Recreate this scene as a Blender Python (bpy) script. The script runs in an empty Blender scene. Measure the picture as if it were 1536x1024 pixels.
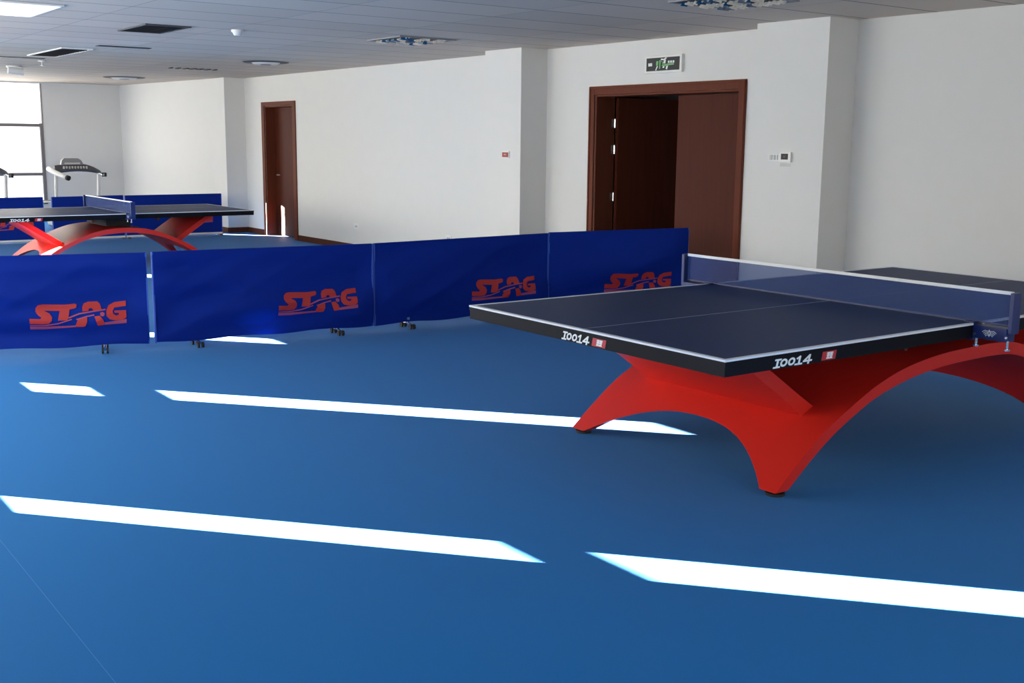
import bpy, bmesh, math, random
from mathutils import Vector, Matrix
random.seed(7)
S = bpy.context.scene
COL = S.collection
PI = math.pi

# ------------------------------------------------------------------ camera
cam_d = bpy.data.cameras.new('camera'); cam = bpy.data.objects.new('camera', cam_d); COL.objects.link(cam)
cam_d.sensor_width = 36.0; cam_d.lens = 36.0 * 1700.37 / 1536.0
cam_d.clip_start = 0.05; cam_d.clip_end = 100
PITCH, ROLL, YAW = 0.1746, 0.01009, 0.63207
fw = Vector((math.sin(YAW) * math.cos(PITCH), math.cos(YAW) * math.cos(PITCH), -math.sin(PITCH)))
r0 = Vector((math.cos(YAW), -math.sin(YAW), 0)); u0 = r0.cross(fw)
rr = r0 * math.cos(ROLL) + u0 * math.sin(ROLL); uu = -r0 * math.sin(ROLL) + u0 * math.cos(ROLL)
m = Matrix((rr, uu, -fw)).transposed().to_4x4(); m.translation = Vector((-3.12813, -2.91014, 1.5))
cam.matrix_world = m
S.camera = cam

# ------------------------------------------------------------------ world, sun, window daylight and added fill, exposure
W = bpy.data.worlds.new('sky'); S.world = W; W.use_nodes = True
W.node_tree.nodes['Background'].inputs[0].default_value = (0.75, 0.87, 1.0, 1)
W.node_tree.nodes['Background'].inputs[1].default_value = 1.0

SLOPE, TAN_EL = 1.165, 0.12                      # sun travels towards +X, -Y, low over the horizon
sun_dir = Vector((1, -SLOPE, -TAN_EL * math.hypot(1, SLOPE))).normalized()
sd = bpy.data.lights.new('sun', 'SUN'); sd.energy = 480; sd.angle = math.radians(0.10); sd.color = (1.0, 0.92, 0.80)
so = bpy.data.objects.new('sun', sd); COL.objects.link(so)
so.rotation_euler = sun_dir.to_track_quat('-Z', 'Y').to_euler(); so.location = (-8, 12, 4)

def area(name, loc, direction, sx, sy, power, color=(1, 1, 1), spread=None):
    d = bpy.data.lights.new(name, 'AREA'); d.shape = 'RECTANGLE'; d.size = sx; d.size_y = sy; d.energy = power; d.color = color
    if spread: d.spread = math.radians(spread)
    o = bpy.data.objects.new(name, d); COL.objects.link(o); o.location = loc
    o.rotation_euler = Vector(direction).to_track_quat('-Z', 'Y').to_euler()
    return o
# daylight entering through the long row of windows on the left wall (x = -4.2) and the end window
DAY = (1.0, 0.955, 0.81)
for yc, pw in ((-3.2, 20), (-0.0, 22), (2.9, 90), (5.8, 180), (8.8, 182), (11.7, 130), (14.6, 75), (17.3, 50)):
    area('window_and_fill_light', (-4.08, yc, 1.2), (1, 0, -0.25), 2.3, 1.7, pw, DAY)
area('window_and_fill_light', (-0.4, 18.62, 1.35), (0, -1, -0.1), 5.0, 1.8, 130, DAY)

area('window_and_fill_light', (0.6, -4.85, 1.75), (0, 1, 0.05), 6.5, 1.1, 85, DAY)  # added fill behind the camera to lift the pillar sides; no window there

vs = S.view_settings
S.display_settings.display_device = 'sRGB'
vs.view_transform = 'Standard'; vs.look = 'None'; vs.gamma = 1.0; vs.use_curve_mapping = False
vs.exposure = 0.0

# ------------------------------------------------------------------ helpers
def mat(name, col, rough=0.6, metal=0.0, spec=0.5, emis=None, estr=0.0, noise=0.0, nscale=40.0, bump=0.0, bscale=200.0, alpha=1.0, coat=0.0):
    m = bpy.data.materials.new(name); m.use_nodes = True
    nt = m.node_tree; b = nt.nodes['Principled BSDF']
    b.inputs['Base Color'].default_value = (*col, 1); b.inputs['Roughness'].default_value = rough
    b.inputs['Metallic'].default_value = metal; b.inputs['Specular IOR Level'].default_value = spec
    b.inputs['Coat Weight'].default_value = coat
    if emis: b.inputs['Emission Color'].default_value = (*emis, 1); b.inputs['Emission Strength'].default_value = estr
    if alpha < 1: b.inputs['Alpha'].default_value = alpha
    if noise or bump:
        tc = nt.nodes.new('ShaderNodeTexCoord')
    if noise:
        n = nt.nodes.new('ShaderNodeTexNoise'); n.inputs['Scale'].default_value = nscale; n.inputs['Detail'].default_value = 3
        nt.links.new(tc.outputs['Object'], n.inputs['Vector'])
        mx = nt.nodes.new('ShaderNodeMix'); mx.data_type = 'RGBA'
        mx.inputs['A'].default_value = (*[c * (1 - noise) for c in col], 1); mx.inputs['B'].default_value = (*[min(1, c * (1 + noise)) for c in col], 1)
        nt.links.new(n.outputs['Fac'], mx.inputs['Factor']); nt.links.new(mx.outputs['Result'], b.inputs['Base Color'])
    if bump:
        n2 = nt.nodes.new('ShaderNodeTexNoise'); n2.inputs['Scale'].default_value = bscale; n2.inputs['Detail'].default_value = 2
        nt.links.new(tc.outputs['Object'], n2.inputs['Vector'])
        bp = nt.nodes.new('ShaderNodeBump'); bp.inputs['Strength'].default_value = bump; bp.inputs['Distance'].default_value = 0.002
        nt.links.new(n2.outputs['Fac'], bp.inputs['Height']); nt.links.new(bp.outputs['Normal'], b.inputs['Normal'])
    return m

def line_mask(nt, coord_socket, period, width, offset=0.0):
    """1 on a thin line repeated along one axis"""
    a = nt.nodes.new('ShaderNodeMath'); a.operation = 'ADD'; a.inputs[1].default_value = offset + 100 * period
    nt.links.new(coord_socket, a.inputs[0])
    d = nt.nodes.new('ShaderNodeMath'); d.operation = 'MODULO'; d.inputs[1].default_value = period
    nt.links.new(a.outputs[0], d.inputs[0])
    l = nt.nodes.new('ShaderNodeMath'); l.operation = 'LESS_THAN'; l.inputs[1].default_value = width
    nt.links.new(d.outputs[0], l.inputs[0]); return l.outputs[0]

def ceiling_mat():
    m = mat('ceiling_tiles', (0.33, 0.335, 0.36), 0.85); nt = m.node_tree; b = nt.nodes['Principled BSDF']
    tc = nt.nodes.new('ShaderNodeTexCoord'); sp = nt.nodes.new('ShaderNodeSeparateXYZ'); nt.links.new(tc.outputs['Object'], sp.inputs[0])
    ly = line_mask(nt, sp.outputs['Y'], 0.6, 0.020, 0.28); lx = line_mask(nt, sp.outputs['X'], 1.2, 0.010, 0.3)
    sx = nt.nodes.new('ShaderNodeMath'); sx.operation = 'MULTIPLY'; sx.inputs[1].default_value = 0.55; nt.links.new(lx, sx.inputs[0])
    mxm = nt.nodes.new('ShaderNodeMath'); mxm.operation = 'MAXIMUM'; nt.links.new(ly, mxm.inputs[0]); nt.links.new(sx.outputs[0], mxm.inputs[1])
    # each tile a touch different
    fy = nt.nodes.new('ShaderNodeVectorMath'); fy.operation = 'SNAP'; fy.inputs[1].default_value = (1.2, 0.6, 10)
    ad = nt.nodes.new('ShaderNodeVectorMath'); ad.operation = 'ADD'; ad.inputs[1].default_value = (120.3, 60.28, 0)
    nt.links.new(tc.outputs['Object'], ad.inputs[0]); nt.links.new(ad.outputs[0], fy.inputs[0])
    wn = nt.nodes.new('ShaderNodeTexWhiteNoise'); nt.links.new(fy.outputs[0], wn.inputs['Vector'])
    mr = nt.nodes.new('ShaderNodeMix'); mr.data_type = 'RGBA'; mr.inputs['A'].default_value = (0.60, 0.51, 0.425, 1); mr.inputs['B'].default_value = (0.67, 0.57, 0.475, 1)
    nt.links.new(wn.outputs['Value'], mr.inputs['Factor'])
    mx = nt.nodes.new('ShaderNodeMix'); mx.data_type = 'RGBA'; mx.inputs['B'].default_value = (0.20, 0.19, 0.185, 1)
    nt.links.new(mr.outputs['Result'], mx.inputs['A']); nt.links.new(mxm.outputs[0], mx.inputs['Factor'])
    nt.links.new(mx.outputs['Result'], b.inputs['Base Color'])
    return m

def floor_mat():
    m = mat('blue_sports_vinyl', (0.007, 0.160, 0.49), 0.62, spec=0.06, noise=0.10, nscale=220, bump=0.35, bscale=380)
    nt = m.node_tree; b = nt.nodes['Principled BSDF']
    src = b.inputs['Base Color'].links[0].from_socket
    b.inputs['Sheen Weight'].default_value = 0.05; b.inputs['Sheen Roughness'].default_value = 0.45
    tc = [n for n in nt.nodes if n.type == 'TEX_COORD'][0]
    sp = nt.nodes.new('ShaderNodeSeparateXYZ'); nt.links.new(tc.outputs['Object'], sp.inputs[0])
    ab = nt.nodes.new('ShaderNodeMath'); ab.operation = 'ADD'; ab.inputs[1].default_value = 2.27; nt.links.new(sp.outputs['X'], ab.inputs[0])
    a2 = nt.nodes.new('ShaderNodeMath'); a2.operation = 'ABSOLUTE'; nt.links.new(ab.outputs[0], a2.inputs[0])
    lt = nt.nodes.new('ShaderNodeMath'); lt.operation = 'LESS_THAN'; lt.inputs[1].default_value = 0.0012; nt.links.new(a2.outputs[0], lt.inputs[0])
    mx = nt.nodes.new('ShaderNodeMix'); mx.data_type = 'RGBA'; mx.inputs['B'].default_value = (0.07, 0.24, 0.62, 1)
    nt.links.new(lt.outputs[0], mx.inputs['Factor']); nt.links.new(src, mx.inputs['A']); nt.links.new(mx.outputs['Result'], b.inputs['Base Color'])
    return m

def wood_mat(name, c1, c2):
    m = mat(name, c1, 0.55, spec=0.10); nt = m.node_tree; b = nt.nodes['Principled BSDF']
    tc = nt.nodes.new('ShaderNodeTexCoord'); mp = nt.nodes.new('ShaderNodeMapping'); mp.inputs['Scale'].default_value = (14, 14, 0.9)
    n = nt.nodes.new('ShaderNodeTexNoise'); n.inputs['Scale'].default_value = 2.2; n.inputs['Detail'].default_value = 5
    nt.links.new(tc.outputs['Object'], mp.inputs[0]); nt.links.new(mp.outputs[0], n.inputs['Vector'])
    mx = nt.nodes.new('ShaderNodeMix'); mx.data_type = 'RGBA'; mx.inputs['A'].default_value = (*c1, 1); mx.inputs['B'].default_value = (*c2, 1)
    nt.links.new(n.outputs['Fac'], mx.inputs['Factor']); nt.links.new(mx.outputs['Result'], b.inputs['Base Color'])
    return m

def net_mat():
    m = bpy.data.materials.new('net_mesh'); m.use_nodes = True; nt = m.node_tree
    out = nt.nodes['Material Output']; b = nt.nodes['Principled BSDF']; b.inputs['Base Color'].default_value = (0.016, 0.055, 0.22, 1); b.inputs['Roughness'].default_value = 0.7
    tr = nt.nodes.new('ShaderNodeBsdfTransparent'); tr.inputs[0].default_value = (0.86, 0.9, 1.0, 1)
    mx = nt.nodes.new('ShaderNodeMixShader'); mx.inputs[0].default_value = 0.42
    nt.links.new(tr.outputs[0], mx.inputs[1]); nt.links.new(b.outputs[0], mx.inputs[2]); nt.links.new(mx.outputs[0], out.inputs[0])
    return m

M = dict(
    wall=mat('white_painted_plaster', (0.72, 0.715, 0.70), 0.85, noise=0.02, nscale=6, bump=0.08, bscale=300),
    ceiling=ceiling_mat(), floor=floor_mat(),
    wood=wood_mat('dark_red_wood', (0.055, 0.011, 0.006), (0.10, 0.022, 0.011)),
    woodframe=wood_mat('red_brown_wood', (0.10, 0.026, 0.014), (0.16, 0.042, 0.022)),
    skirt=wood_mat('brown_skirting', (0.07, 0.02, 0.012), (0.11, 0.035, 0.02)),
    red=mat('red_powder_coat', (0.62, 0.018, 0.010), 0.42, spec=0.45, noise=0.04, nscale=300),
    topblue=mat('table_top_blue', (0.012, 0.031, 0.108), 0.45, spec=0.06, noise=0.06, nscale=260),
    apron=mat('black_apron', (0.005, 0.005, 0.008), 0.55, spec=0.12),
    whiteline=mat('white_line', (0.75, 0.77, 0.82), 0.5),
    white=mat('white_plastic', (0.78, 0.78, 0.76), 0.45),
    offwhite=mat('warm_grey_plastic', (0.55, 0.55, 0.53), 0.5),
    black=mat('black_rubber', (0.012, 0.012, 0.014), 0.6),
    darkgrey=mat('dark_grey_plastic', (0.07, 0.07, 0.08), 0.5),
    midgrey=mat('mid_grey_plastic', (0.25, 0.25, 0.27), 0.5),
    chrome=mat('chrome', (0.75, 0.76, 0.78), 0.22, metal=1.0),
    steel=mat('brushed_steel', (0.6, 0.6, 0.62), 0.4, metal=1.0),
    cloth=mat('royal_blue_cloth', (0.0025, 0.022, 0.25), 0.7, spec=0.10, noise=0.06, nscale=300, bump=0.25, bscale=500),
    piping=mat('light_blue_piping', (0.02, 0.09, 0.5), 0.6),
    logo=mat('red_print', (0.46, 0.026, 0.024), 0.6),
    logoline=mat('pink_print', (0.36, 0.06, 0.14), 0.6),
    net=net_mat(), netblue=mat('navy_bracket', (0.006, 0.018, 0.11), 0.4),
    windowframe=mat('grey_window_frame', (0.20, 0.18, 0.18), 0.5),
    glass=mat('bright_overcast_glazing', (0.9, 0.9, 0.9), 0.3, emis=(1, 1, 1), estr=1.6),
    blind=mat('white_roller_blind', (0.8, 0.8, 0.8), 0.8),
    lampdiff=mat('lamp_diffuser', (0.85, 0.85, 0.84), 0.5, emis=(1, 1, 0.98), estr=0.55),
    green=mat('sign_green', (0.12, 0.33, 0.12), 0.5, emis=(0.16, 0.45, 0.15), estr=0.25),
    signwhite=mat('sign_white', (0.8, 0.82, 0.8), 0.5),
    tagred=mat('tag_red', (0.45, 0.02, 0.025), 0.5),
    signred=mat('alarm_red', (0.30, 0.015, 0.01), 0.5),
)

def bx(bm, x0, x1, y0, y1, z0, z1, rot=None):
    vs_ = [bm.verts.new((x, y, z)) for z in (z0, z1) for y in (y0, y1) for x in (x0, x1)]
    for f in ((0, 2, 3, 1), (4, 5, 7, 6), (0, 1, 5, 4), (2, 6, 7, 3), (0, 4, 6, 2), (1, 3, 7, 5)):
        bm.faces.new([vs_[i] for i in f])
    return vs_

def cyl(bm, p0, p1, r0_, r1_=None, n=20):
    r1_ = r0_ if r1_ is None else r1_
    p0 = Vector(p0); p1 = Vector(p1); d = (p1 - p0).normalized()
    a = d.orthogonal().normalized(); b = d.cross(a)
    A = [bm.verts.new(p0 + (a * math.cos(t) + b * math.sin(t)) * r0_) for t in [2 * PI * i / n for i in range(n)]]
    B = [bm.verts.new(p1 + (a * math.cos(t) + b * math.sin(t)) * r1_) for t in [2 * PI * i / n for i in range(n)]]
    for i in range(n): bm.faces.new((A[i], A[(i + 1) % n], B[(i + 1) % n], B[i]))
    bm.faces.new(A[::-1]); bm.faces.new(B)

def tube(bm, pts, r, n=12):
    pts = [Vector(p) for p in pts]; rings = []
    for i, p in enumerate(pts):
        d = (pts[min(i + 1, len(pts) - 1)] - pts[max(i - 1, 0)]).normalized()
        a = d.cross(Vector((0.13, 0.27, 0.95))).normalized(); b = d.cross(a)
        rings.append([bm.verts.new(p + (a * math.cos(t) + b * math.sin(t)) * r) for t in [2 * PI * k / n for k in range(n)]])
    for A, B in zip(rings, rings[1:]):
        for k in range(n): bm.faces.new((A[k], A[(k + 1) % n], B[(k + 1) % n], B[k]))
    bm.faces.new(rings[0][::-1]); bm.faces.new(rings[-1])

def obj(name, bm, m_, parent=None, loc=(0, 0, 0), bevel=0.0, smooth=False, rz=0.0):
    bmesh.ops.recalc_face_normals(bm, faces=bm.faces[:])
    me = bpy.data.meshes.new(name); bm.to_mesh(me); bm.free()
    if smooth:
        for p in me.polygons: p.use_smooth = True
    me.materials.append(m_)
    o = bpy.data.objects.new(name, me); COL.objects.link(o); o.location = loc; o.rotation_euler.z = rz
    if parent: o.parent = parent
    if bevel:
        b = o.modifiers.new('bevel', 'BEVEL'); b.width = bevel; b.segments = 2; b.limit_method = 'ANGLE'
    return o

def smooth_angle(o, deg=40):
    me = o.data
    for p in me.polygons: p.use_smooth = True
    bm = bmesh.new(); bm.from_mesh(me)
    for e in bm.edges:
        if len(e.link_faces) == 2 and e.calc_face_angle(0) > math.radians(deg): e.smooth = False
        elif len(e.link_faces) != 2: e.smooth = False
    bm.to_mesh(me); bm.free()

def boxobj(name, b, m_, parent=None, bevel=0.0):
    bm = bmesh.new(); bx(bm, *b); return obj(name, bm, m_, parent, bevel=bevel)

def thing(name, label, cat, loc=(0, 0, 0), rz=0.0, group=None):
    o = bpy.data.objects.new(name, None); COL.objects.link(o); o.location = loc; o.rotation_euler = (0, 0, rz); o.empty_display_size = 0.1
    o['label'] = label; o['category'] = cat
    if group: o['group'] = group
    return o

def tag(o, label, cat, group=None):
    o['label'] = label; o['category'] = cat
    if group: o['group'] = group
    return o

def struct(o): o['kind'] = 'structure'; return o

def copy_tree(o, parent=None):
    c = o.copy(); COL.objects.link(c)
    if parent: c.parent = parent; c.matrix_parent_inverse = o.matrix_parent_inverse.copy()
    for ch in list(o.children): copy_tree(ch, c)
    return c

def poly2(bm, pts, f, t, cuts=0):
    """extruded 2D outline; f maps (u, v, w) to a point"""
    from mathutils.geometry import tessellate_polygon
    n = len(pts)
    tris = tessellate_polygon([[Vector((p[0], p[1], 0)) for p in pts]])
    top = [bm.verts.new(f(p[0], p[1], t)) for p in pts]; bot = [bm.verts.new(f(p[0], p[1], 0)) for p in pts]
    for a, b, c in tris:
        bm.faces.new((top[a], top[b], top[c])); bm.faces.new((bot[c], bot[b], bot[a]))
    for i in range(n): bm.faces.new((top[i], top[(i + 1) % n], bot[(i + 1) % n], bot[i]))

def stroke_quads(pts, w):
    out = []
    for (a, b) in zip(pts, pts[1:]):
        dx, dy = b[0] - a[0], b[1] - a[1]; L = math.hypot(dx, dy) or 1; nx, ny = -dy / L * w / 2, dx / L * w / 2
        ex, ey = dx / L * w * .35, dy / L * w * .35
        out.append([(a[0] + nx - ex, a[1] + ny - ey), (b[0] + nx + ex, b[1] + ny + ey), (b[0] - nx + ex, b[1] - ny + ey), (a[0] - nx - ex, a[1] - ny - ey)])
    return out

# ------------------------------------------------------------------ the room
XL, XR, YF, YE, H = -4.2, 4.34, -5.0, 18.75, 2.45
struct(boxobj('floor', (XL - .25, XR + .6, YF - .2, YE + .2, -0.1, 0), M['floor']))
struct(boxobj('ceiling', (XL - .25, XR + .6, YF - .2, YE + .2, H, H + 0.1), M['ceiling']))

def wall_holes(name, axis, c0, c1, a0, a1, z0, z1, holes, m_):
    """a wall slab (thickness c0..c1) along axis 'x' or 'y' with rectangular holes (a0,a1,z0,z1)"""
    bm = bmesh.new()
    As = sorted(set([a0, a1] + [h[0] for h in holes] + [h[1] for h in holes]))
    for p, q in zip(As, As[1:]):
        if q - p < 1e-6: continue
        mid = (p + q) / 2
        hs = sorted([h for h in holes if h[0] < mid < h[1]], key=lambda h: h[2])
        zc = z0
        for h in hs + [None]:
            ze = h[2] if h else z1
            if ze - zc > 1e-6:
                if axis == 'y': bx(bm, c0, c1, p, q, zc, ze)
                else: bx(bm, p, q, c0, c1, zc, ze)
            if h: zc = h[3]
    bmesh.ops.remove_doubles(bm, verts=bm.verts[:], dist=1e-5)
    seen = {}
    for f in bm.faces:
        k = tuple(sorted(v.index for v in f.verts)); seen.setdefault(k, []).append(f)
    return struct(obj(name, bm, m_))

D1 = (4.0, 5.92, 0, 1.965); D2 = (12.84, 13.84, 0, 2.0)      # the two doorways
wall_holes('wall_right', 'y', XR, XR + .24, YF - .2, YE + .2, 0, H, [D1, D2], M['wall'])
struct(boxobj('wall_front', (XL - .25, XR, YF - .2, YF, 0, H), M['wall']))

# narrow clear openings beside the blinds in the left wall let the low sun through
SL = [(4.215, 4.50, 0.379, 0.640), (4.10, 4.455, 0.680, 1.02),
      (7.235, 7.555, 0.494, 0.550), (7.27, 7.60, 0.608, 0.965),
      (10.15, 10.44, 0.60, 0.85), (15.35, 16.05, 0.74, 1.10)]  # last opening added so the sun reaches the far table's left foot
wall_holes('wall_left', 'y', XL - .012, XL, YF - .2, YE + .2, 0, H, SL, M['blind'])
# end wall with its window band; a slim glazing gap added to aim sun at the single door
EW = [(-3.0, 2.27, 0.30, H - 0.02)]
wall_holes('wall_back', 'x', YE, YE + .15, XL - .25, XR + .24, 0, H, EW, M['wall'])
# angled stretch of wall between first pillar and the end wall
bm = bmesh.new()
pts = [(4.0, 14.6), (4.0, 15.15), (3.66, YE), (XR, YE), (XR, 14.6)]
vb = [bm.verts.new((x, y, 0)) for x, y in pts]; vt = [bm.verts.new((x, y, H)) for x, y in pts]
bm.faces.new(vb[::-1]); bm.faces.new(vt)
for i in range(5): bm.faces.new((vb[i], vb[(i + 1) % 5], vt[(i + 1) % 5], vt[i]))
struct(obj('wall_far_right', bm, M['wall']))
for i, (a, b) in enumerate(((6.71, 7.36), (2.81, 3.53))):
    struct(boxobj('wall_pillar', (4.0, XR, a, b, 0, H), M['wall']))
# skirting
def skirt(name, segs):
    bm = bmesh.new()
    for (x0, y0, x1, y1) in segs:
        d = Vector((x1 - x0, y1 - y0, 0)).normalized(); n = Vector((-d.y, d.x, 0)) * 0.012
        if n.x > 0 or (abs(n.x) < 1e-6 and n.y > 0): n = -n
        P = [Vector((x0, y0, 0)), Vector((x1, y1, 0)), Vector((x1, y1, 0)) + n, Vector((x0, y0, 0)) + n]
        vb = [bm.verts.new(p) for p in P]; vt = [bm.verts.new(p + Vector((0, 0, .085))) for p in P]
        bm.faces.new(vb); bm.faces.new(vt)
        for i in range(4): bm.faces.new((vb[i], vb[(i + 1) % 4], vt[(i + 1) % 4], vt[i]))
    return struct(obj(name, bm, M['skirt']))
skirt('baseboard_right', [(XR, 13.92, XR, 14.6), (4.0, 14.6, XR, 14.6), (4.0, 14.6, 4.0, 15.15), (4.0, 15.15, 3.66, YE), (XR, 7.36, XR, 12.72),
      (4.0, 6.71, 4.0, 7.36), (XR, 6.0, XR, 6.71), (XR, YF, XR, 2.81), (4.0, 2.81, 4.0, 3.53)])
skirt('baseboard_back', [(XL, YE, 3.66, YE)])

# end window: frame + glazing
def end_window():
    bm = bmesh.new()
    for (a, b, c, d) in ((-3.0, -.04, .30, H - .02), (.12, 2.27, .30, H - .02), (-.04, .12, .30, .66), (-.04, .12, 1.30, H - .02)): bx(bm, a, b, YE + .06, YE + .07, c, d)
    gl = struct(obj('window_1', bm, M['glass']))
    # frame bars
    bm = bmesh.new()
    bx(bm, 2.215, 2.27, YE - .01, YE + .05, 0.30, 1.735)
    bx(bm, 2.255, 2.27, YE - .01, YE + .05, 1.735, H - .02)
    for z in (1.70, 0.835):
        for a, b in ((-3.0, -.075), (.155, 2.215)): bx(bm, a, b, YE - .01, YE + .05, z - .027, z + .027)
    for x in (0.155, -.075, -1.6): bx(bm, x - .03, x + .03, YE - .01, YE + .05, 0.30, H - .02)
    bx(bm, -3.0, 2.27, YE - .01, YE + .05, 0.30, 0.35)
    o = obj('window_frame', bm, M['windowframe'], gl); return gl
end_window()

# ------------------------------------------------------------------ doors
def door_one():
    fr = bmesh.new()
    bx(fr, XR - .018, XR + .0, 3.92, 4.0, 0, 2.045); bx(fr, XR - .018, XR, 5.92, 6.0, 0, 2.045); bx(fr, XR - .018, XR, 4.0, 5.92, 1.965, 2.045)
    bx(fr, XR, XR + .24, 3.985, 4.0, 0, 1.965); bx(fr, XR, XR + .24, 5.90, 5.92, 0, 1.965); bx(fr, XR, XR + .24, 4.0, 5.90, 1.945, 1.965)
    bx(fr, XR - .026, XR - .018, 3.925, 3.945, 0, 2.04); bx(fr, XR - .026, XR - .018, 5.975, 5.995, 0, 2.04); bx(fr, XR - .026, XR - .018, 3.945, 5.975, 2.02, 2.04)
    d = struct(obj('door_1', fr, M['woodframe'], bevel=.003))
    boxobj('closed_leaf', (XR + .19, XR + .235, 4.0, 4.945, 0.008, 1.94), M['wood'], d, bevel=.003)
    # open leaf swung out into the dark corridor
    bm = bmesh.new(); bx(bm, 0, .93, -.045, 0, 0.008, 1.94)
    lf = obj('open_leaf', bm, M['wood'], d, loc=(XR + .25, 5.895, 0), bevel=.003); lf.rotation_euler.z = math.radians(-7)
    for z in (1.69, 1.43, 0.955):
        bm = bmesh.new(); cyl(bm, (0, 0, z - .042), (0, 0, z + .042), .010, n=12); bx(bm, -.045, 0, .0, .006, z - .042, z + .042)
        bx(bm, 0, .012, -.004, .004, z - .042, z + .042)
        obj('hinge', bm, M['chrome'], d, loc=(XR + .236, 5.888, 0))
    return d
door_one()
def door_two():
    fr = bmesh.new()
    bx(fr, XR - .018, XR, 12.74, 12.84, 0, 2.06); bx(fr, XR - .018, XR, 13.84, 13.94, 0, 2.06); bx(fr, XR - .018, XR, 12.84, 13.84, 2.0, 2.06)
    bx(fr, XR, XR + .24, 12.825, 12.84, 0, 2.0); bx(fr, XR, XR + .24, 13.825, 13.84, 0, 2.0); bx(fr, XR, XR + .24, 12.84, 13.825, 1.98, 2.0)
    d = struct(obj('door_2', fr, M['woodframe'], bevel=.003))
    lf = boxobj('leaf', (XR + .15, XR + .19, 12.84, 13.825, .008, 1.98), M['wood'], d, bevel=.003)
    bm = bmesh.new(); cyl(bm, (XR + .15, 13.70, .95), (XR + .11, 13.70, .95), .012); cyl(bm, (XR + .115, 13.70, .95), (XR + .115, 13.60, .95), .009)
    obj('door_handle', bm, M['steel'], d)
door_two()
# dark corridor behind the doorways
bm = bmesh.new(); bx(bm, XR + 1.9, XR + 2.0, 2, YE, 0, H)
struct(obj('wall_corridor', bm, M['wall']))
struct(boxobj('wall_corridor_end', (XR + .24, XR + 2.0, 1.9, 2.0, 0, H), M['wall']))
struct(boxobj('wall_corridor_far', (XR + .24, XR + 2.0, YE, YE + .1, 0, H), M['wall']))
struct(boxobj('ceiling_corridor', (XR + .6, XR + 2.0, 1.9, YE + .1, H, H + .1), M['wall']))
struct(boxobj('floor_corridor', (XR + .6, XR + 2.0, 1.9, YE + .1, -.1, 0), M['skirt']))

# ------------------------------------------------------------------ table tennis table
TL, TW, TH = 3.434, 1.722, 0.695
def catmull(P, n):
    P = [Vector(p) for p in P]; out = []
    Q = [P[0] * 2 - P[1]] + P + [P[-1] * 2 - P[-2]]
    for i in range(1, len(Q) - 2):
        for k in range(n):
            t = k / n; a, b, c, d = Q[i - 1], Q[i], Q[i + 1], Q[i + 2]
            out.append(0.5 * ((2 * b) + (c - a) * t + (2 * a - 5 * b + 4 * c - d) * t * t + (3 * b - a - 3 * c + d) * t ** 3))
    out.append(P[-1]); return out

def make_arch(C=2.12):
    kf = (TL - C - .5) / (C - .5); g = (C - 1.40) / .53
    o_half = catmull([(.555, .022), (.67, .115), (.85, .245), (1.06, .35), (1.22, .418), (1.38, .466)] + ([(1.56, .498), (1.78, .518), (C, .526)] if C > 2 else [(1.54, .490), (C, .502)]), 8)
    i_half = catmull([(.635, .022), (.775, .13), (.92, .225), (1.08, .305), (1.22, .362), (1.39, .406)] + ([(1.57, .436), (1.79, .455), (C, .462)] if C > 2 else [(1.55, .428), (C, .438)]), 8)
    n = len(o_half) - 1
    def P(half, s):       # s 0..1 foot to foot
        f = s if s <= .5 else 1 - s
        x = f * 2 * n; i = min(int(x), n - 1); p = half[i].lerp(half[i + 1], x - i)
        return (p.x if s <= .5 else TL - (.5 + (p.x - .5) * kf), p.y)
    y0, y1 = .195, 1.575; yc = (y0 + y1) / 2; hw = yc - .285
    ys = [y0, .23, .26, .283] + [yc + hw * math.sin(-PI / 2 + PI * k / 30) for k in range(0, 31)] + [y1 - .088, y1 - .065, y1 - .035, y1]
    def sstart(y):
        u = abs(y - yc) / hw
        if u >= 1: return 0.0
        zc = .022 + .175 * (1 - u ** 2.3)
        lo, hi = 0, .5
        for _ in range(30):
            mid = (lo + hi) / 2
            if P(o_half, mid)[1] < zc: lo = mid
            else: hi = mid
        return lo
    N = 56; bm = bmesh.new(); O = []; I = []
    for y in ys:
        s0 = sstart(y); ro = []; ri = []
        for k in range(N + 1):
            t = k / N; s = s0 + (1 - 2 * s0) * t
            x, z = P(o_half, s); ro.append(bm.verts.new((x, y, z))); x, z = P(i_half, s); ri.append(bm.verts.new((x, y, z)))
        O.append(ro); I.append(ri)
    for j in range(len(ys) - 1):
        for k in range(N):
            bm.faces.new((O[j][k], O[j + 1][k], O[j + 1][k + 1], O[j][k + 1])); bm.faces.new((I[j][k], I[j][k + 1], I[j + 1][k + 1], I[j + 1][k]))
        for k in (0, N): bm.faces.new((O[j][k], I[j][k], I[j + 1][k], O[j + 1][k]))
    for j in (0, len(ys) - 1):
        for k in range(N): bm.faces.new((O[j][k], O[j][k + 1], I[j][k + 1], I[j][k]))
    return bm

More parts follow.
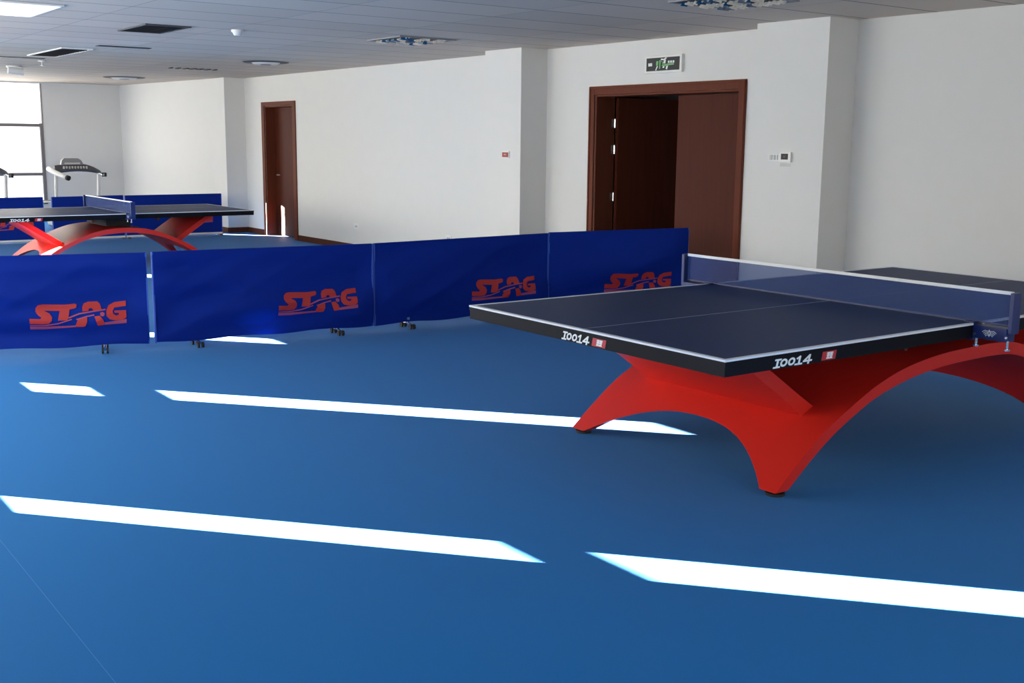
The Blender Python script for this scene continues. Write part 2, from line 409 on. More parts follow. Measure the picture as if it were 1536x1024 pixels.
def make_branch(side, SH=.12):
    outer = catmull([(.95, .255), (.84, .335), (.71, .425), (.57, .52), (.47, .585), (.41, .632)], 6)
    inner = catmull([(1.02, .30), (.90, .375), (.77, .462), (.645, .545), (.565, .60), (.53, .632)], 6)
    if side and SH: outer = outer[3:]; inner = inner[5:]
    k_ = min(len(outer), len(inner)); outer = outer[-k_:]; inner = inner[-k_:]
    ys = [.37, 1.40]; bm = bmesh.new(); O = []; I = []
    fx = (lambda x: x) if side == 0 else (lambda x: TL - x + SH)
    for y in ys:
        O.append([bm.verts.new((fx(p.x), y, p.y)) for p in outer]); I.append([bm.verts.new((fx(p.x), y, p.y)) for p in inner])
    n = len(outer)
    for k in range(n - 1):
        bm.faces.new((O[0][k], O[1][k], O[1][k + 1], O[0][k + 1])); bm.faces.new((I[0][k], I[1][k], I[1][k + 1], I[0][k + 1]))
        for j in (0, 1): bm.faces.new((O[j][k], O[j][k + 1], I[j][k + 1], I[j][k]))
    for k in (0, n - 1): bm.faces.new((O[0][k], O[1][k], I[1][k], I[0][k]))
    return bm

def digits(bm, f, h, w, wf=1.0):
    """italic slab I 0 0 1 4, height h; f maps (u, v, depth)"""
    sh = 0.30; s = h; x = 0
    cnt = [0]
    def put(strokes, x0):
        for st in strokes:
            if len(st) > 10:       # closed oval: one clean annulus
                cx = sum(p[0] for p in st[:-1]) / (len(st) - 1); rg = []
                for k in (1.17, .60):
                    for dpt in (0, .0012):
                        rg.append([bm.verts.new(f(((x0 + cx + (p[0] - cx) * k) * wf + sh * (.5 + (p[1] - .5) * k)) * s, (.5 + (p[1] - .5) * k) * s, dpt)) for p in st[:-1]])
                n = len(rg[0]); o0, o1, i0, i1 = rg
                for k in range(n):
                    l = (k + 1) % n
                    for A, B in ((o1, i1), (o0, i0), (o0, o1), (i0, i1)): bm.faces.new((A[k], A[l], B[l], B[k]))
                continue
            for q in stroke_quads(st, w):
                cnt[0] += 1; poly2(bm, [(((x0 + a) * wf + sh * b) * s, b * s) for a, b in q], f, .0012 + .00004 * cnt[0])
    def ring(cx, rx, ry): return [[(cx + rx * math.cos(t), .5 + ry * math.sin(t)) for t in [2 * PI * k / 18 for k in range(19)]]]
    put([[(.0, .07), (.62, .07)], [(.31, .07), (.31, .93)], [(.05, .93), (.62, .93)]], 0)
    put(ring(.42, .34, .40), .62)
    put(ring(.42, .34, .40), 1.50)
    put([[(.0, .07), (.72, .07)], [(.38, .07), (.38, .93)], [(.38, .93), (.10, .74)]], 2.42)
    put([[(.62, .0), (.62, .95)], [(.62, .95), (.04, .30)], [(.04, .30), (.92, .30)]], 3.30)

def glyph_strokes():
    # a dense double-happiness style character of bars and small boxes
    S_ = []
    for x0 in (.04, .54):
        for y in (.96, .78, .06): S_.append([(x0, y), (x0 + .42, y)])
        S_.append([(x0 + .21, .96), (x0 + .21, .60)])
        S_ += [[(x0 + .06, .60), (x0 + .36, .60), (x0 + .36, .42), (x0 + .06, .42), (x0 + .06, .60)]]
        S_ += [[(x0 + .08, .24), (x0 + .34, .24), (x0 + .34, .06), (x0 + .08, .06), (x0 + .08, .24)]]
    return S_

def make_table(C=2.12, SH=.12):
    t = thing('table_tennis_table', 'large navy table tennis table on red arched base in the right foreground', 'table tennis table')
    bm = bmesh.new(); bx(bm, .0, TL, 0, TW, TH - .022, TH); top = obj('tabletop', bm, M['topblue'], t, bevel=.002)
    bm = bmesh.new(); lw = .021; z0, z1 = TH - .003, TH + .0012
    e = .0015
    bx(bm, -e, TL + e, -e, lw, z0 - .004, z1); bx(bm, -e, TL + e, TW - lw, TW + e, z0 - .004, z1)
    bx(bm, -e, lw, lw, TW - lw, z0 - .004, z1); bx(bm, TL - lw, TL + e, lw, TW - lw, z0 - .004, z1)
    obj('boundary_line', bm, M['whiteline'], top)
    bm = bmesh.new(); bx(bm, lw, TL - lw, TW / 2 - .002, TW / 2 + .002, z0, z1 - .0006); obj('centre_line', bm, mat('thin_white_line', (.32, .36, .5), .5), top)
    bm = bmesh.new(); a = .002; th = .035; zb, zt = TH - .066, TH - .0225
    bx(bm, a, TL - a, a, a + th, zb, zt); bx(bm, a, TL - a, TW - a - th, TW - a, zb, zt)
    bx(bm, a, a + th, a + th, TW - a - th, zb, zt); bx(bm, TL - a - th, TL - a, a + th, TW - a - th, zb, zt)
    bx(bm, TL / 2 - .02, TL / 2 + .02, a + th, TW - a - th, zb, zt)
    # edge of the board itself is black too
    obj('apron', bm, M['apron'], t)
    bm = bmesh.new(); q = .001
    bx(bm, -q, TL + q, -q, .0, TH - .022, TH - .0075); bx(bm, -q, TL + q, TW, TW + q, TH - .022, TH - .0075)
    bx(bm, -q, 0, 0, TW, TH - .022, TH - .0075); bx(bm, TL, TL + q, 0, TW, TH - .022, TH - .0075)
    obj('edge_band', bm, M['apron'], t)
    # marks on the long side and on the end
    fl = lambda u, v, w: Vector((.275 + u, .0015 - w, .634 + v))
    fe = lambda u, v, w: Vector((.0015 - w, .985 - u, .634 + v))
    for f, h in ((fl, .034), (fe, .036)):
        bm = bmesh.new()
        digits(bm, f, h, .20, 1.55 if f is fl else 1.2); obj('number_print', bm, M['signwhite'], t)
    for f, u0 in ((fl, .288), (fe, .205)):
        bm = bmesh.new(); poly2(bm, [(u0, .0), (u0 + .088, .0), (u0 + .096, .036), (u0 + .008, .036)], f, .001)
        tg = obj('red_badge', bm, M['tagred'], t)
        bm = bmesh.new()
        ci = 0
        for st in glyph_strokes():
            for qd in stroke_quads(st, .13): ci += 1; poly2(bm, [(u0 + .030 + a_ * .038 + b_ * .006, .005 + b_ * .026) for a_, b_ in qd], f, .0016 + .00002 * ci)
        obj('badge_character', bm, M['signwhite'], tg)
    base = obj('arch_base', make_arch(C), M['red'], t); smooth_angle(base, 35)
    for s in (0, 1):
        b = obj('support_branch', make_branch(s, SH), M['red'], t); smooth_angle(b, 35)
        bm = bmesh.new(); xx = .47 if s == 0 else TL - .47 + SH; bx(bm, xx - .05, xx + .07, .30, 1.46, .622, .634)
        obj('mounting_plate', bm, M['black'], t)
    for x in (1.30, TL - 1.30):
        bm = bmesh.new(); bx(bm, x - .02, x + .02, .10, .14, .60, TH - .066); cyl(bm, (x, .12, .585), (x, .12, .60), .012); bx(bm, x - .02, x + .02, .14, 1.55, .612, TH - .066)
        obj('cross_bracket', bm, M['skirt'], t)
    bm = bmesh.new(); bx(bm, TL / 2 - .16, TL / 2 + .16, .45, 1.32, .508, .63); obj('centre_post', bm, M['black'], t)
    for (x, y) in ((.60, .235), (.60, 1.535), (TL - .60, .235), (TL - .60, 1.535)):
        bm = bmesh.new(); cyl(bm, (x, y, 0), (x, y, .012), .042); cyl(bm, (x, y, .012), (x, y, .03), .016); obj('levelling_foot', bm, M['black'], t)
    return t

def make_net():
    t = thing('table_tennis_net', 'blue net with white tape across the foreground table', 'net')
    # origin: net plane, y along the net, z=0 on the table surface
    ya, yb = -.165, TW + .165
    bm = bmesh.new(); bx(bm, -.0012, .0012, ya, yb, .004, .150); obj('net_mesh', bm, M['net'], t)
    bm = bmesh.new(); bx(bm, -.003, .003, ya - .0, yb, .146, .161); obj('top_tape', bm, M['whiteline'], t)
    bm = bmesh.new(); bx(bm, -.002, .002, ya, yb, .002, .010); obj('bottom_cord', bm, M['netblue'], t)
    for s in (0, 1):
        y = ya if s == 0 else yb; sg = -1 if s == 0 else 1
        bm = bmesh.new(); bx(bm, -.03, .03, min(y, y + sg * .022), max(y, y + sg * .022), -.03, .158); obj('net_post', bm, M['netblue'], t, bevel=.004)
        ye = 0 if s == 0 else TW
        bm = bmesh.new(); bx(bm, -.035, .035, min(y, ye), max(y, ye), -.066, -.006)
        bx(bm, -.035, .035, min(ye, ye - sg * .05), max(ye, ye - sg * .05), .002, .008); bx(bm, -.035, .035, min(ye + sg * .002, ye), max(ye + sg * .002, ye), -.01, .008)
        bx(bm, -.03, .03, min(ye, ye - sg * .05), max(ye, ye - sg * .05), -.078, -.068)
        br = obj('clamp_bracket', bm, M['netblue'], t, bevel=.002)
        for yy in (ye + sg * .012, y - sg * .0):
            bm = bmesh.new(); cyl(bm, (-.02, yy, -.098), (-.02, yy, -.06), .006); cyl(bm, (-.02, yy, -.106), (-.02, yy, -.098), .013)
            cyl(bm, (-.037, yy, -.045), (-.034, yy, -.045), .006)
            obj('clamp_screw', bm, M['chrome'], br)
        # winged emblem on the outer face, toward the table end
        bm = bmesh.new()
        for sx in (-1, 1):
            for k in range(4):
                y0_ = .010 + k * .004
                for q in stroke_quads([(sx * .004, -.006 * k + .008), (sx * (.022 - .002 * k), .010 - .007 * k), (sx * (.034 - .006 * k), .002 - .006 * k)], .0026):
                    poly2(bm, q, lambda u, v, w: Vector((-.0355 - w, (ye + y) / 2 - u, -.034 + v)), .001)
        for q in stroke_quads([(0, .014), (.005, .0), (0, -.016), (-.005, 0), (0, .014)], .003):
            poly2(bm, q, lambda u, v, w: Vector((-.0355 - w, (ye + y) / 2 - u, -.034 + v)), .001)
        obj('winged_emblem', bm, M['signwhite'], br)
    return t

table = make_table()
net = make_net(); net.location = (1.672, 0, TH + .0012)
K2 = 0.903
t2 = make_table(TL / 2, 0); t2.scale = (K2, K2, K2); t2.location = (1.085 - K2 * TL / 2, 10.42, 0)
t2['label'] = 'far navy table tennis table on red arches beyond the front barriers, at left'
n2 = copy_tree(net); n2.scale = (K2, K2, K2); n2.location = (1.085, 10.42, (TH + .0012) * K2)
n2['label'] = 'blue net across the far table at the left side of the hall'
for o in (table, t2): o['group'] = 'table tennis tables'
for o in (net, n2): o['group'] = 'table tennis nets'

# ------------------------------------------------------------------ surround barriers
LP = [
 [(118, 400), (250, 402), (268, 382), (225, 350), (198, 305), (200, 255), (235, 215), (290, 205), (560, 205), (690, 188), (715, 200), (708, 238), (690, 250), (622, 268), (600, 395), (575, 412), (472, 416), (498, 290), (300, 288), (370, 325), (400, 375), (392, 425), (355, 462), (290, 472), (118, 474)],
 [(785, 290), (785, 230), (805, 185), (860, 160), (980, 155), (1010, 185), (1030, 258), (925, 275), (905, 245), (870, 250), (860, 280)],
 [(728, 388), (840, 368), (838, 430), (815, 485), (790, 497), (690, 502), (690, 478), (705, 440)],
 [(935, 350), (1000, 340), (1040, 385), (1060, 440), (1055, 466), (970, 478)],
 [(1345, 138), (1200, 160), (1120, 205), (1090, 270), (1090, 340), (1130, 385), (1200, 398), (1300, 385), (1345, 355), (1345, 262), (1190, 270), (1195, 300), (1250, 300), (1250, 320), (1215, 335), (1180, 315), (1170, 275), (1195, 232), (1345, 205)],
]
LL = [
 [(118, 510), (300, 508), (690, 480), (690, 502), (300, 545), (118, 552)],
 [(1060, 430), (1345, 378), (1345, 430), (1060, 464)],
 [(118, 490), (300, 484), (470, 452), (640, 390), (650, 404), (470, 468), (300, 500), (118, 502)],
 [(600, 372), (740, 312), (900, 280), (1080, 250), (1080, 268), (900, 298), (745, 330), (610, 388)],
 [(700, 392), (830, 348), (930, 322), (935, 338), (835, 364), (708, 406)],
 [(1010, 300), (1040, 290), (1066, 305), (1062, 335), (1035, 348), (1010, 335)],
]
def wr(seed):
    rnd = random.Random(seed); W_ = []
    for i in range(9):
        W_.append((rnd.uniform(-2.2, 2.2), rnd.uniform(3, 9) * rnd.choice((-1, 1)), rnd.uniform(0, 6.28), rnd.uniform(.5, 1) * (1 if i < 5 else .5), rnd.uniform(6, 26)))
    RG = [(rnd.uniform(1.2, 4.2) * rnd.choice((-1, 1)), rnd.uniform(4, 9), rnd.uniform(0, 3.14), rnd.uniform(.4, 1)) for _ in range(5)]
    def f(x, z, l, h):
        s = 0
        for kx, kz, ph, a in RG: s += .75 * a * (1 - abs(math.sin(kx * x + kz * z + ph))) ** 3
        for kx, kz, ph, a, fz in W_: s += a * math.sin(kx * x * 2.4 + fz * z * (1 + .25 * math.sin(x * 1.3 + ph)) + ph)
        e = min(1, (l / 2 - abs(x)) / .12); v = min(1, (h / 2 - abs(z - h / 2)) / .10)
        return .0125 * s * (0.35 + .65 * max(0, e)) * max(0, v)
    return f

def make_barrier(seed, l, h0, h1, label, group, feet=True, detail=True, rail=None, logo=True, slack=1.0):
    t = thing('court_barrier', label, 'barrier', group=group)
    zb = .05; f = wr(seed); NX, NZ = (72, 28) if detail else (16, 6)
    ht = lambda x: (h0 + (h1 - h0) * (x + l / 2) / l)
    bm = bmesh.new(); F = []; B = []
    for i in range(NX + 1):
        x = -l / 2 + l * i / NX; H_ = ht(x) - zb; rf = []; rb = []
        for j in range(NZ + 1):
            z = H_ * j / NZ
            d = f(x, z, l, H_) * slack
            if j == 0 and detail: z -= .006 * math.sin(i * .23 + seed)
            rf.append(bm.verts.new((x, -.014 - d, zb + z))); rb.append(bm.verts.new((x, .014 - d, zb + z)))
        F.append(rf); B.append(rb)
    for i in range(NX):
        for j in range(NZ):
            bm.faces.new((F[i][j], F[i + 1][j], F[i + 1][j + 1], F[i][j + 1])); bm.faces.new((B[i][j], B[i][j + 1], B[i + 1][j + 1], B[i + 1][j]))
        bm.faces.new((F[i][0], B[i][0], B[i + 1][0], F[i + 1][0])); bm.faces.new((F[i][NZ], F[i + 1][NZ], B[i + 1][NZ], B[i][NZ]))
    for i in (0, NX):
        for j in range(NZ): bm.faces.new((F[i][j], F[i][j + 1], B[i][j + 1], B[i][j]))
    c = obj('cloth_cover', bm, M['cloth'], t); smooth_angle(c, 60)
    for s in (-1, 1):
        bm = bmesh.new(); x = s * (l / 2 + .001); hh = ht(x); bx(bm, x - .005, x + .005, -.016, .016, zb, hh - .004); obj('end_piping', bm, M['piping'], c)
    if logo:
        def fl(u, v, w):
            px = u; py = v + (u - 110) * .062
            X = l / 2 - .145 - .64 + (px - 110) / 1240 * .64; Z = zb + .115 + (630 - py) / 1240 * .64 * 1.0 - .02
            H_ = ht(X) - zb
            return Vector((X, -.0155 - w - .0022, Z))
        def drape(bm_):
            bmesh.ops.subdivide_edges(bm_, edges=bm_.edges[:], cuts=3, use_grid_fill=True)
            for v in bm_.verts: v.co.y -= f(v.co.x, v.co.z - zb, l, ht(v.co.x) - zb) * slack
        bm = bmesh.new()
        for P in LP: poly2(bm, P, fl, .0012)
        drape(bm)
        lo = obj('logo_print', bm, M['logo'], c)
        bm = bmesh.new()
        for P in LL: poly2(bm, P, fl, .0016)
        drape(bm)
        obj('logo_swoosh', bm, M['logoline'], lo)
    if feet:
        for s in (-1, 1):
            x = s * (l / 2 - .30)
            bm = bmesh.new(); tube(bm, [(x, -.075, .034), (x, 0, .05), (x, .075, .034)], .008); bx(bm, x - .012, x + .012, -.012, .012, .04, .09)
            ft = obj('foot_bracket', bm, M['chrome'], t)
            for y in (-.075, .075):
                for dx in (-.016, .016):
                    bm = bmesh.new(); cyl(bm, (x + dx - .007, y, .022), (x + dx + .007, y, .022), .0215, n=16); obj('caster_wheel', bm, M['black'], ft)
    if rail:
        bm = bmesh.new(); tube(bm, [(-l / 2, -.02, .03), (l / 2, -.02, .03)], .016); obj('bottom_rail', bm, M['white'], t)
        for x in (-l / 2 + .03, l / 2 - .03):
            bm = bmesh.new(); bx(bm, x - .02, x + .02, -.08, .08, 0, .02); bx(bm, x - .012, x + .012, -.012, .012, .02, .06); obj('floor_foot', bm, M['darkgrey'], t)
    return t

def place(t, a, b):
    (x0, y0), (x1, y1) = a, b
    t.location = ((x0 + x1) / 2, (y0 + y1) / 2, 0); t.rotation_euler = (0, 0, math.atan2(y1 - y0, x1 - x0))
def L_(a, b): return math.hypot(b[0] - a[0], b[1] - a[1])
G1 = 'blue cloth court barriers in the front row'
rowA = [((-2.19, 5.60), (-.495, 5.095), .695, .70, 3, 'blue barrier with red logo cut by the left frame edge, narrow gap at right'),
        ((-.455, 5.074), (1.232, 4.925), .705, .70, 5, 'blue barrier with red logo just right of the narrow gap, before the far table'),
        ((1.252, 4.927), (2.93, 4.86), .70, .72, 8, 'blue barrier with red logo beside the foreground table corner, below the alarm button'),
        ((2.95, 4.862), (4.17, 4.40), .725, .752, 11, 'blue court barrier with red logo ending in front of the brown double door')]
for a, b, h0, h1, sd_, lab in rowA:
    t = make_barrier(sd_, L_(a, b), h0, h1, lab, G1, slack=1.4 if sd_ == 11 else 1.0); place(t, a, b)
G2 = 'blue court barriers behind the far table'
rowB = [((-.60, 14.3), (1.09, 14.3), 21, 'distant blue barrier behind the left half of the far table, left of the white gap'),
        ((1.215, 14.3), (2.25, 14.35), 22, 'distant blue barrier behind the net of the far table, right of the white gap'),
        ((2.28, 14.35), (3.765, 14.3), 23, 'distant blue barrier reaching the pillar beside the single red-brown door')]
for a, b, sd_, lab in rowB:
    t = make_barrier(sd_, L_(a, b), .645, .65, lab, G2, feet=False, detail=False, rail=True, slack=.5, logo=(sd_ != 22)); place(t, a, b)

# ------------------------------------------------------------------ wall fittings
def exit_sign():
    t = thing('exit_sign', 'small black emergency exit sign with green running figure above the double door', 'sign', (XR, 4.94, 2.145))
    # local: y decreasing = rightward in view
    bm = bmesh.new(); bx(bm, -.03, 0, -.245, .245, -.008, .150); obj('sign_housing', bm, M['white'], t, bevel=.003)
    bm = bmesh.new(); bx(bm, -.0325, -.029, -.218, .218, .012, .130); obj('sign_face', bm, M['black'], t)
    f = lambda u, v, w: Vector((-.0325 - w, .218 - u * .436, .012 + v * .118))
    pieces = []
    poly2 = lambda bm_, p, f_, w_: pieces.append((p, w_))
    bm = bmesh.new(); poly2(bm, [(.06, .38), (.18, .38), (.18, .60), (.15, .63), (.09, .60), (.06, .63)], f, .001); 
    poly2(bm, [(.28, .05), (.31, .03), (.36, .35), (.33, .38)], f, .001); poly2(bm, [(.44, .80), (.56, .78), (.63, .95), (.58, .98), (.54, .88), (.45, .92)], f, .001)
    poly2(bm, [(.52, .55), (.58, .52), (.60, .80), (.54, .80)], f, .001); poly2(bm, [(.60, .10), (.64, .06), (.67, .35), (.61, .33)], f, .001)
    for x in (.66, .73, .80): poly2(bm, [(x, .55), (x + .05, .55), (x + .05, .72), (x, .72)], f, .001)
    poly2(bm, [(.50, .20), (.55, .20), (.56, .32), (.51, .32)], f, .001)
    bm.free(); poly2 = globals()['poly2']
    for p, w_ in pieces: bm = bmesh.new(); poly2(bm, p, f, w_); obj('white_symbol', bm, M['signwhite'], t)
    bm = bmesh.new(); poly2(bm, [(.30, .40), (.36, .40), (.37, .74), (.31, .74)], f, .0015); poly2(bm, [(.40, .15), (.43, .15), (.44, .80), (.40, .80)], f, .0015)
    poly2(bm, [(.47, .35), (.58, .33), (.66, .38), (.84, .40), (.84, .52), (.66, .50), (.50, .46)], f, .0015)
    for q in stroke_quads([(.46, .70), (.52, .60), (.50, .50)], .03): poly2(bm, q, f, .0015)
    obj('green_figure', bm, M['green'], t)
exit_sign()
def alarm():
    t = thing('alarm_button', 'small dark red alarm call button in a white frame on the middle pillar', 'alarm button', (4.0, 6.96, 1.33))
    boxobj('back_plate', (-.012, 0, -.062, .062, -.005, .068), M['white'], t, .002)
    p = boxobj('red_panel', (-.018, -.012, -.05, .05, .006, .056), M['signred'], t)
    boxobj('press_window', (-.020, -.018, -.02, .02, .026, .040), mat('alarm_window', (.55, .25, .22), .4), p)
alarm()
def controls():
    t = thing('switch_plate', 'white triple light switch plate on the pillar right of the double door', 'switch', (4.0, 3.288, 1.365))
    boxobj('plate', (-.008, 0, -.055, .055, 0, .06), M['white'], t, .002)
    for k in range(3): boxobj('rocker', (-.013, -.008, -.042 + k * .029, -.042 + k * .029 + .024, .010, .050), M['offwhite'], t)
    t = thing('thermostat', 'white thermostat with a small black screen beside the switch plate', 'thermostat', (4.0, 3.165, 1.358))
    boxobj('housing', (-.022, 0, -.058, .058, 0, .080), M['white'], t, .003)
    s = boxobj('screen', (-.024, -.022, -.034, .036, .022, .068), M['black'], t)
    boxobj('display_digits', (-.0245, -.024, -.010, .014, .038, .052), mat('dim_display', (.12, .05, .04), .5), s)
    t = tag(boxobj('paper_label', (3.998, 4.0, 3.12, 3.225, 1.325, 1.352), M['offwhite']), 'tiny pale paper label stuck below the thermostat', 'label')
controls()
def outlet(y, z, lab, x=XR):
    t = thing('wall_outlet', lab, 'outlet', (x, y, z), group='white wall outlets')
    boxobj('cover_plate', (-.008, 0, -.06, .06, 0, .075), M['white'], t, .002)
    for dy in (-.018, .018): boxobj('socket_slot', (-.0095, -.008, dy - .008, dy + .008, .024, .052), M['midgrey'], t)
outlet(10.92, .295, 'white wall outlet low on the wall between single door and middle pillar')
outlet(8.60, .30, 'white wall outlet peeking over the barrier top near the middle pillar')

# ------------------------------------------------------------------ ceiling fittings
M['louvre'] = mat('louvre_metal', (.62, .62, .60), .22, metal=1.0)
def louvre_light(x, y, lab):
    t = thing('louvre_ceiling_light', lab, 'ceiling light', (x, y, H), group='square louvre lights')
    s = .31
    bm = bmesh.new(); 
    for a in ((-s, s, -s, -s + .02), (-s, s, s - .02, s), (-s, -s + .02, -s + .02, s - .02), (s - .02, s, -s + .02, s - .02)): bx(bm, a[0], a[1], a[2], a[3], -.012, -.0005)
    obj('frame', bm, M['midgrey'], t)
    bm = bmesh.new(); bx(bm, -s + .02, s - .02, -s + .02, s - .02, -.004, -.001); obj('back_tray', bm, M['black'], t)
    rnd = random.Random(x)
    for k in range(3):
        xx = -.19 + k * .19; bm = bmesh.new()
        for j in range(11):
            yy = -s + .045 + j * .053; w = rnd.uniform(.018, .055); tt = rnd.uniform(-.012, .012)
            v = [bm.verts.new(p) for p in ((xx - w, yy - .012 + tt, -.006), (xx + w, yy - .012 - tt, -.006), (xx + w, yy + .010 - tt, -.030), (xx - w, yy + .010 + tt, -.026))]
            w2 = [bm.verts.new(vv.co + Vector((0, .003, 0))) for vv in v]
            bm.faces.new(v); bm.faces.new(w2[::-1])
            for i in range(4): bm.faces.new((v[i], v[(i + 1) % 4], w2[(i + 1) % 4], w2[i]))
        obj('reflector_louvres', bm, M['louvre'], t)
    for k in range(3):
        bm = bmesh.new(); xx = -.19 + k * .19; cyl(bm, (xx, -.28, -.012), (xx, .28, -.012), .006, n=10); obj('lamp_tube', bm, M['offwhite'], t)
louvre_light(2.68, 6.70, 'square louvre ceiling light with dark metal blades, above the middle pillar')
louvre_light(2.74, 2.62, 'square louvre ceiling light cut by the top edge, right of the exit sign')

t = thing('panel_ceiling_light', 'bright white flat ceiling light panel at the top left corner', 'ceiling light', (-1.05, 6.42, H))
boxobj('frame', (-.33, .33, -.47, .47, -.014, -.001), M['white'], t, .003); boxobj('diffuser', (-.31, .31, -.45, .45, -.018, -.012), M['lampdiff'], t)

def grille(x, y, sx, sy, lab, frame='darkgrey', slats=9, ang=0):
    t = thing('ceiling_vent', lab, 'vent', (x, y, H), ang)
    bm = bmesh.new(); w = .02
    for a in ((-sx, sx, -sy, -sy + w), (-sx, sx, sy - w, sy), (-sx, -sx + w, -sy + w, sy - w), (sx - w, sx, -sy + w, sy - w)): bx(bm, a[0], a[1], a[2], a[3], -.012, -.0005)
    obj('frame', bm, M[frame], t)
    boxobj('dark_backing', (-sx + w, sx - w, -sy + w, sy - w, -.003, -.0008), M['black'], t)
    bm = bmesh.new()
    for k in range(slats):
        yy = -sy + w + (2 * sy - 2 * w) * (k + .5) / slats; v = [bm.verts.new(p) for p in ((-sx + w, yy - .012, -.010), (sx - w, yy - .012, -.010), (sx - w, yy + .008, -.004), (-sx + w, yy + .008, -.004))]
        bm.faces.new(v); r = bmesh.ops.extrude_face_region(bm, geom=[bm.faces[-1]] if False else bm.faces[-1:]); bmesh.ops.translate(bm, verts=[g for g in r['geom'] if isinstance(g, bmesh.types.BMVert)], vec=(0, 0, -.0015))
    obj('slats', bm, M['darkgrey'], t)
    return t
grille(.39, 7.28, .20, .38, 'dark square ceiling vent right of the bright ceiling panel')
grille(.52, 10.85, .17, .74, 'long dark ceiling vent with bright side rims left of the dark square vent', 'white', 14)
def linear(x, y, l, lab, rz=0, broken=False):
    t = thing('slot_diffuser', lab, 'vent', (x, y, H), rz)
    bm = bmesh.new()
    if broken:
        rnd = random.Random(4); xx = -l / 2
        for k in range(7):
            w = rnd.uniform(.035, .06); a = rnd.uniform(-.7, .7); c, s = math.cos(a), math.sin(a)
            vsn = bx(bm, -w / 2, w / 2, -.06, .06, -.012, -.001)
            for v in vsn: x_, y_ = v.co.x, v.co.y; v.co.x = xx + x_ * c - y_ * s * .4; v.co.y = x_ * s + y_ * c * 1.6
            xx += l / 6.5
    else: bx(bm, -l / 2, l / 2, -.05, .05, -.006, -.001)
    obj('dark_slot', bm, M['black'], t)
    if not broken: boxobj('rim', (-l / 2 - .01, l / 2 + .01, .05, .065, -.008, -.0005), M['midgrey'], t)
linear(.30, 12.1, .75, 'thin dark ceiling slot at the far left, nearest the left frame edge')
linear(.85, 9.55, .55, 'thin dark ceiling slot between the long vent and the dark square vent')
linear(2.82, 12.72, .68, 'row of seven small dark hooks on the ceiling left of the round vent', broken=True)
def dish(x, y, r, lab):
    t = thing('round_ceiling_vent', lab, 'vent', (x, y, H), group='round ceiling vents')
    bm = bmesh.new(); cyl(bm, (0, 0, -.001), (0, 0, -.012), r, r * .92, n=36); obj('outer_ring', bm, M['darkgrey'], t)
    bm = bmesh.new(); cyl(bm, (0, 0, -.012), (0, 0, -.03), r * .62, r * .5, n=36); obj('centre_disc', bm, M['white'], t)
    bm = bmesh.new(); cyl(bm, (0, 0, -.03), (0, 0, -.036), r * .25, r * .2, n=24); obj('centre_knob', bm, M['midgrey'], t)
dish(2.98, 10.72, .29, 'round ceiling vent with white centre above the single door')
dish(2.82, 15.8, .33, 'round ceiling vent farthest away, above the distant corner of the hall')
t = thing('smoke_detector', 'small white round smoke detector on the ceiling right of the dark square vent', 'smoke detector', (1.02, 6.93, H))
bm = bmesh.new(); cyl(bm, (0, 0, 0), (0, 0, -.02), .055, .052, n=28); obj('mounting_base', bm, M['white'], t)
bm = bmesh.new(); cyl(bm, (0, 0, -.02), (0, 0, -.048), .045, .03, n=28); obj('sensor_dome', bm, M['white'], t)
for x, y, lab in ((.764, 12.57, 'tiny white ceiling sprinkler beyond the long vent'),):
    t = thing('ceiling_sprinkler', lab, 'sprinkler', (x, y, H))
    bm = bmesh.new(); cyl(bm, (0, 0, 0), (0, 0, -.01), .05, n=20); obj('rosette', bm, M['white'], t)
    bm = bmesh.new(); cyl(bm, (0, 0, -.01), (0, 0, -.06), .012, n=10); cyl(bm, (0, 0, -.06), (0, 0, -.064), .03, n=16); obj('sprinkler_head', bm, M['chrome'], t)
t = thing('emergency_spotlight', 'small white ceiling spotlight above the end window at far left', 'ceiling light', (.75, 14.0, H))
bm = bmesh.new(); cyl(bm, (0, 0, 0), (0, 0, -.02), .10, n=24); obj('mounting_plate', bm, M['white'], t)
bm = bmesh.new(); cyl(bm, (-.08, 0, -.06), (.12, 0, -.075), .045, .05, n=24); cyl(bm, (0, 0, -.02), (0, 0, -.05), .02); obj('lamp_head', bm, M['white'], t)

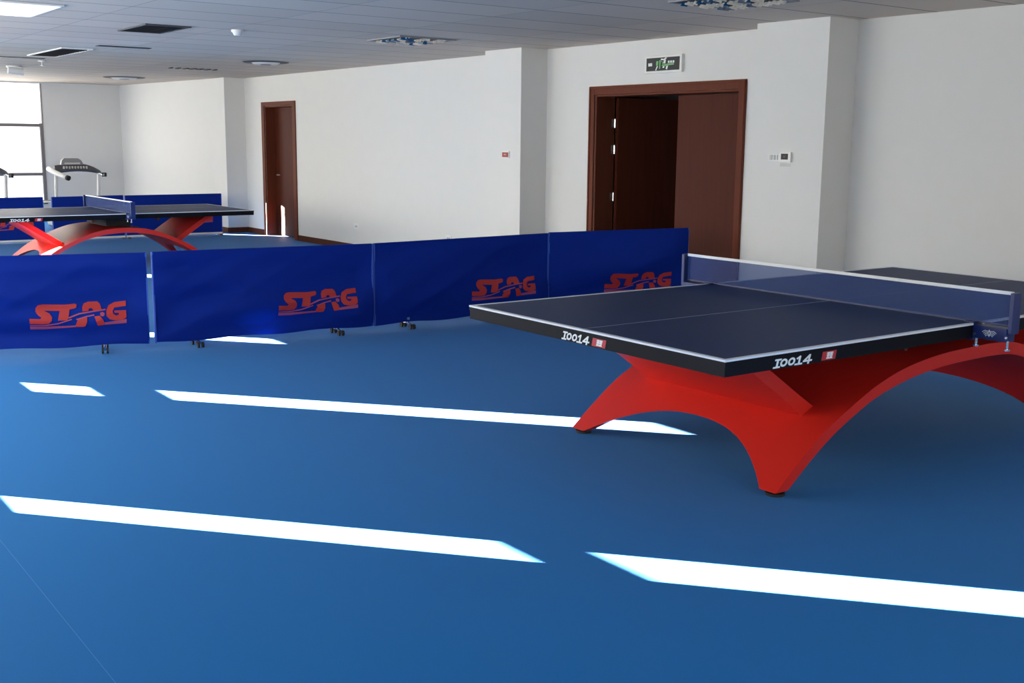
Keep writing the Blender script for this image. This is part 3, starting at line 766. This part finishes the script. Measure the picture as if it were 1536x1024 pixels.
# ------------------------------------------------------------------ treadmills
def treadmill():
    t = thing('treadmill', 'silver and black treadmill by the end window, its console against the white wall', 'treadmill')
    # x across, user side toward -y; console faces the user
    for s in (-1, 1):
        bm = bmesh.new(); x = s * .34
        tube(bm, [(x, .10, .10), (x, .04, .6), (x, -.02, .98)], .026); obj('upright', bm, M['white'], t)
    bm = bmesh.new(); tube(bm, [(-.42, .10, 1.03), (-.40, -.05, .99), (-.30, -.30, .91), (-.26, -.36, .89)], .042); h = obj('handrail', bm, M['white'], t, smooth=True)
    bm = bmesh.new(); cyl(bm, (-.262, -.355, .892), (-.243, -.39, .882), .043); obj('grip_end', bm, M['black'], h)
    bm = bmesh.new(); tube(bm, [(.34, -.02, .965), (.37, -.10, .935), (.385, -.16, .925)], .022); h = obj('handrail', bm, M['steel'], t)
    bm = bmesh.new(); cyl(bm, (.36, -.12, .93), (.43, -.13, .93), .036); obj('grip_end', bm, M['black'], h)
    # console: arched bridge
    bm = bmesh.new(); N = 18; R = []
    for i in range(N + 1):
        u = -1 + 2 * i / N; x = u * .36; zt = 1.115 - .115 * max(0, u) ** 2.2 - .03 * max(0, -u) ** 2 ; zb = .985 - .045 * u * u + .0
        R.append([bm.verts.new((x, -.03, zb)), bm.verts.new((x, -.10, zb + .03)), bm.verts.new((x, -.02, zt)), bm.verts.new((x, .05, zt - .02)), bm.verts.new((x, .05, zb))])
    for A, B in zip(R, R[1:]):
        for k in range(5): bm.faces.new((A[k], A[(k + 1) % 5], B[(k + 1) % 5], B[k]))
    bm.faces.new(R[0]); bm.faces.new(R[-1][::-1]); c = obj('console_bridge', bm, M['darkgrey'], t)
    bm = bmesh.new()
    for k in range(9): bx(bm, -.24 + k * .045, -.215 + k * .045, -.085, -.06, 1.03 + .006 * (k % 2), 1.075)
    obj('control_buttons', bm, M['offwhite'], c)
    bm = bmesh.new(); P = [(-.26, 1.09), (-.235, 1.17), (-.19, 1.205), (.03, 1.205), (.075, 1.17), (.10, 1.10)]
    A = [bm.verts.new((x, -.04 + (z - 1.09) * .5, z)) for x, z in P]; B = [bm.verts.new((x, .03 + (z - 1.09) * .5, z)) for x, z in P]
    bm.faces.new(A); bm.faces.new(B[::-1])
    for i in range(6): bm.faces.new((A[i], A[(i + 1) % 6], B[(i + 1) % 6], B[i]))
    d = obj('display_hood', bm, M['midgrey'], t)
    boxobj('display_screen', (-.20, .04, -.050, -.030, 1.105, 1.135), M['offwhite'], d)
    bm = bmesh.new(); bx(bm, -.40, .40, -1.35, .35, .04, .14); obj('deck', bm, M['darkgrey'], t, bevel=.01)
    bm = bmesh.new(); bx(bm, -.26, .26, -1.33, .05, .14, .146); obj('running_belt', bm, M['black'], t)
    bm = bmesh.new(); bx(bm, -.42, .42, .02, .42, .06, .27); obj('motor_hood', bm, M['offwhite'], t, bevel=.04)
    for x in (-.34, .34):
        for y in (-1.25, .30): bm = bmesh.new(); cyl(bm, (x, y, 0), (x, y, .05), .03); obj('rubber_foot', bm, M['black'], t)
    return t
tm = treadmill(); tm.location = (2.20, 16.5, 0); tm.scale = (1, 1, .96)
tm['group'] = 'treadmills by the end window'
tb = copy_tree(tm); tb.location = (.72, 16.35, 0); tb['label'] = 'treadmill mostly outside the left frame edge, only its black grip showing'
# low rail of gym equipment against the window
t = thing('weight_bench', 'low grey exercise bench frame in front of the window, above the distant barriers', 'bench', (1.75, 17.4, 0))
bm = bmesh.new(); tube(bm, [(-.5, 0, .43), (.5, 0, .43)], .012); tube(bm, [(-.5, 0, 0), (-.5, 0, .43)], .014); tube(bm, [(.5, 0, 0), (.5, 0, .43)], .014)
obj('frame', bm, M['midgrey'], t)
bm = bmesh.new(); bx(bm, -.5, .5, -.12, .12, .40, .425); obj('bench_pad', bm, M['white'], t, bevel=.01)
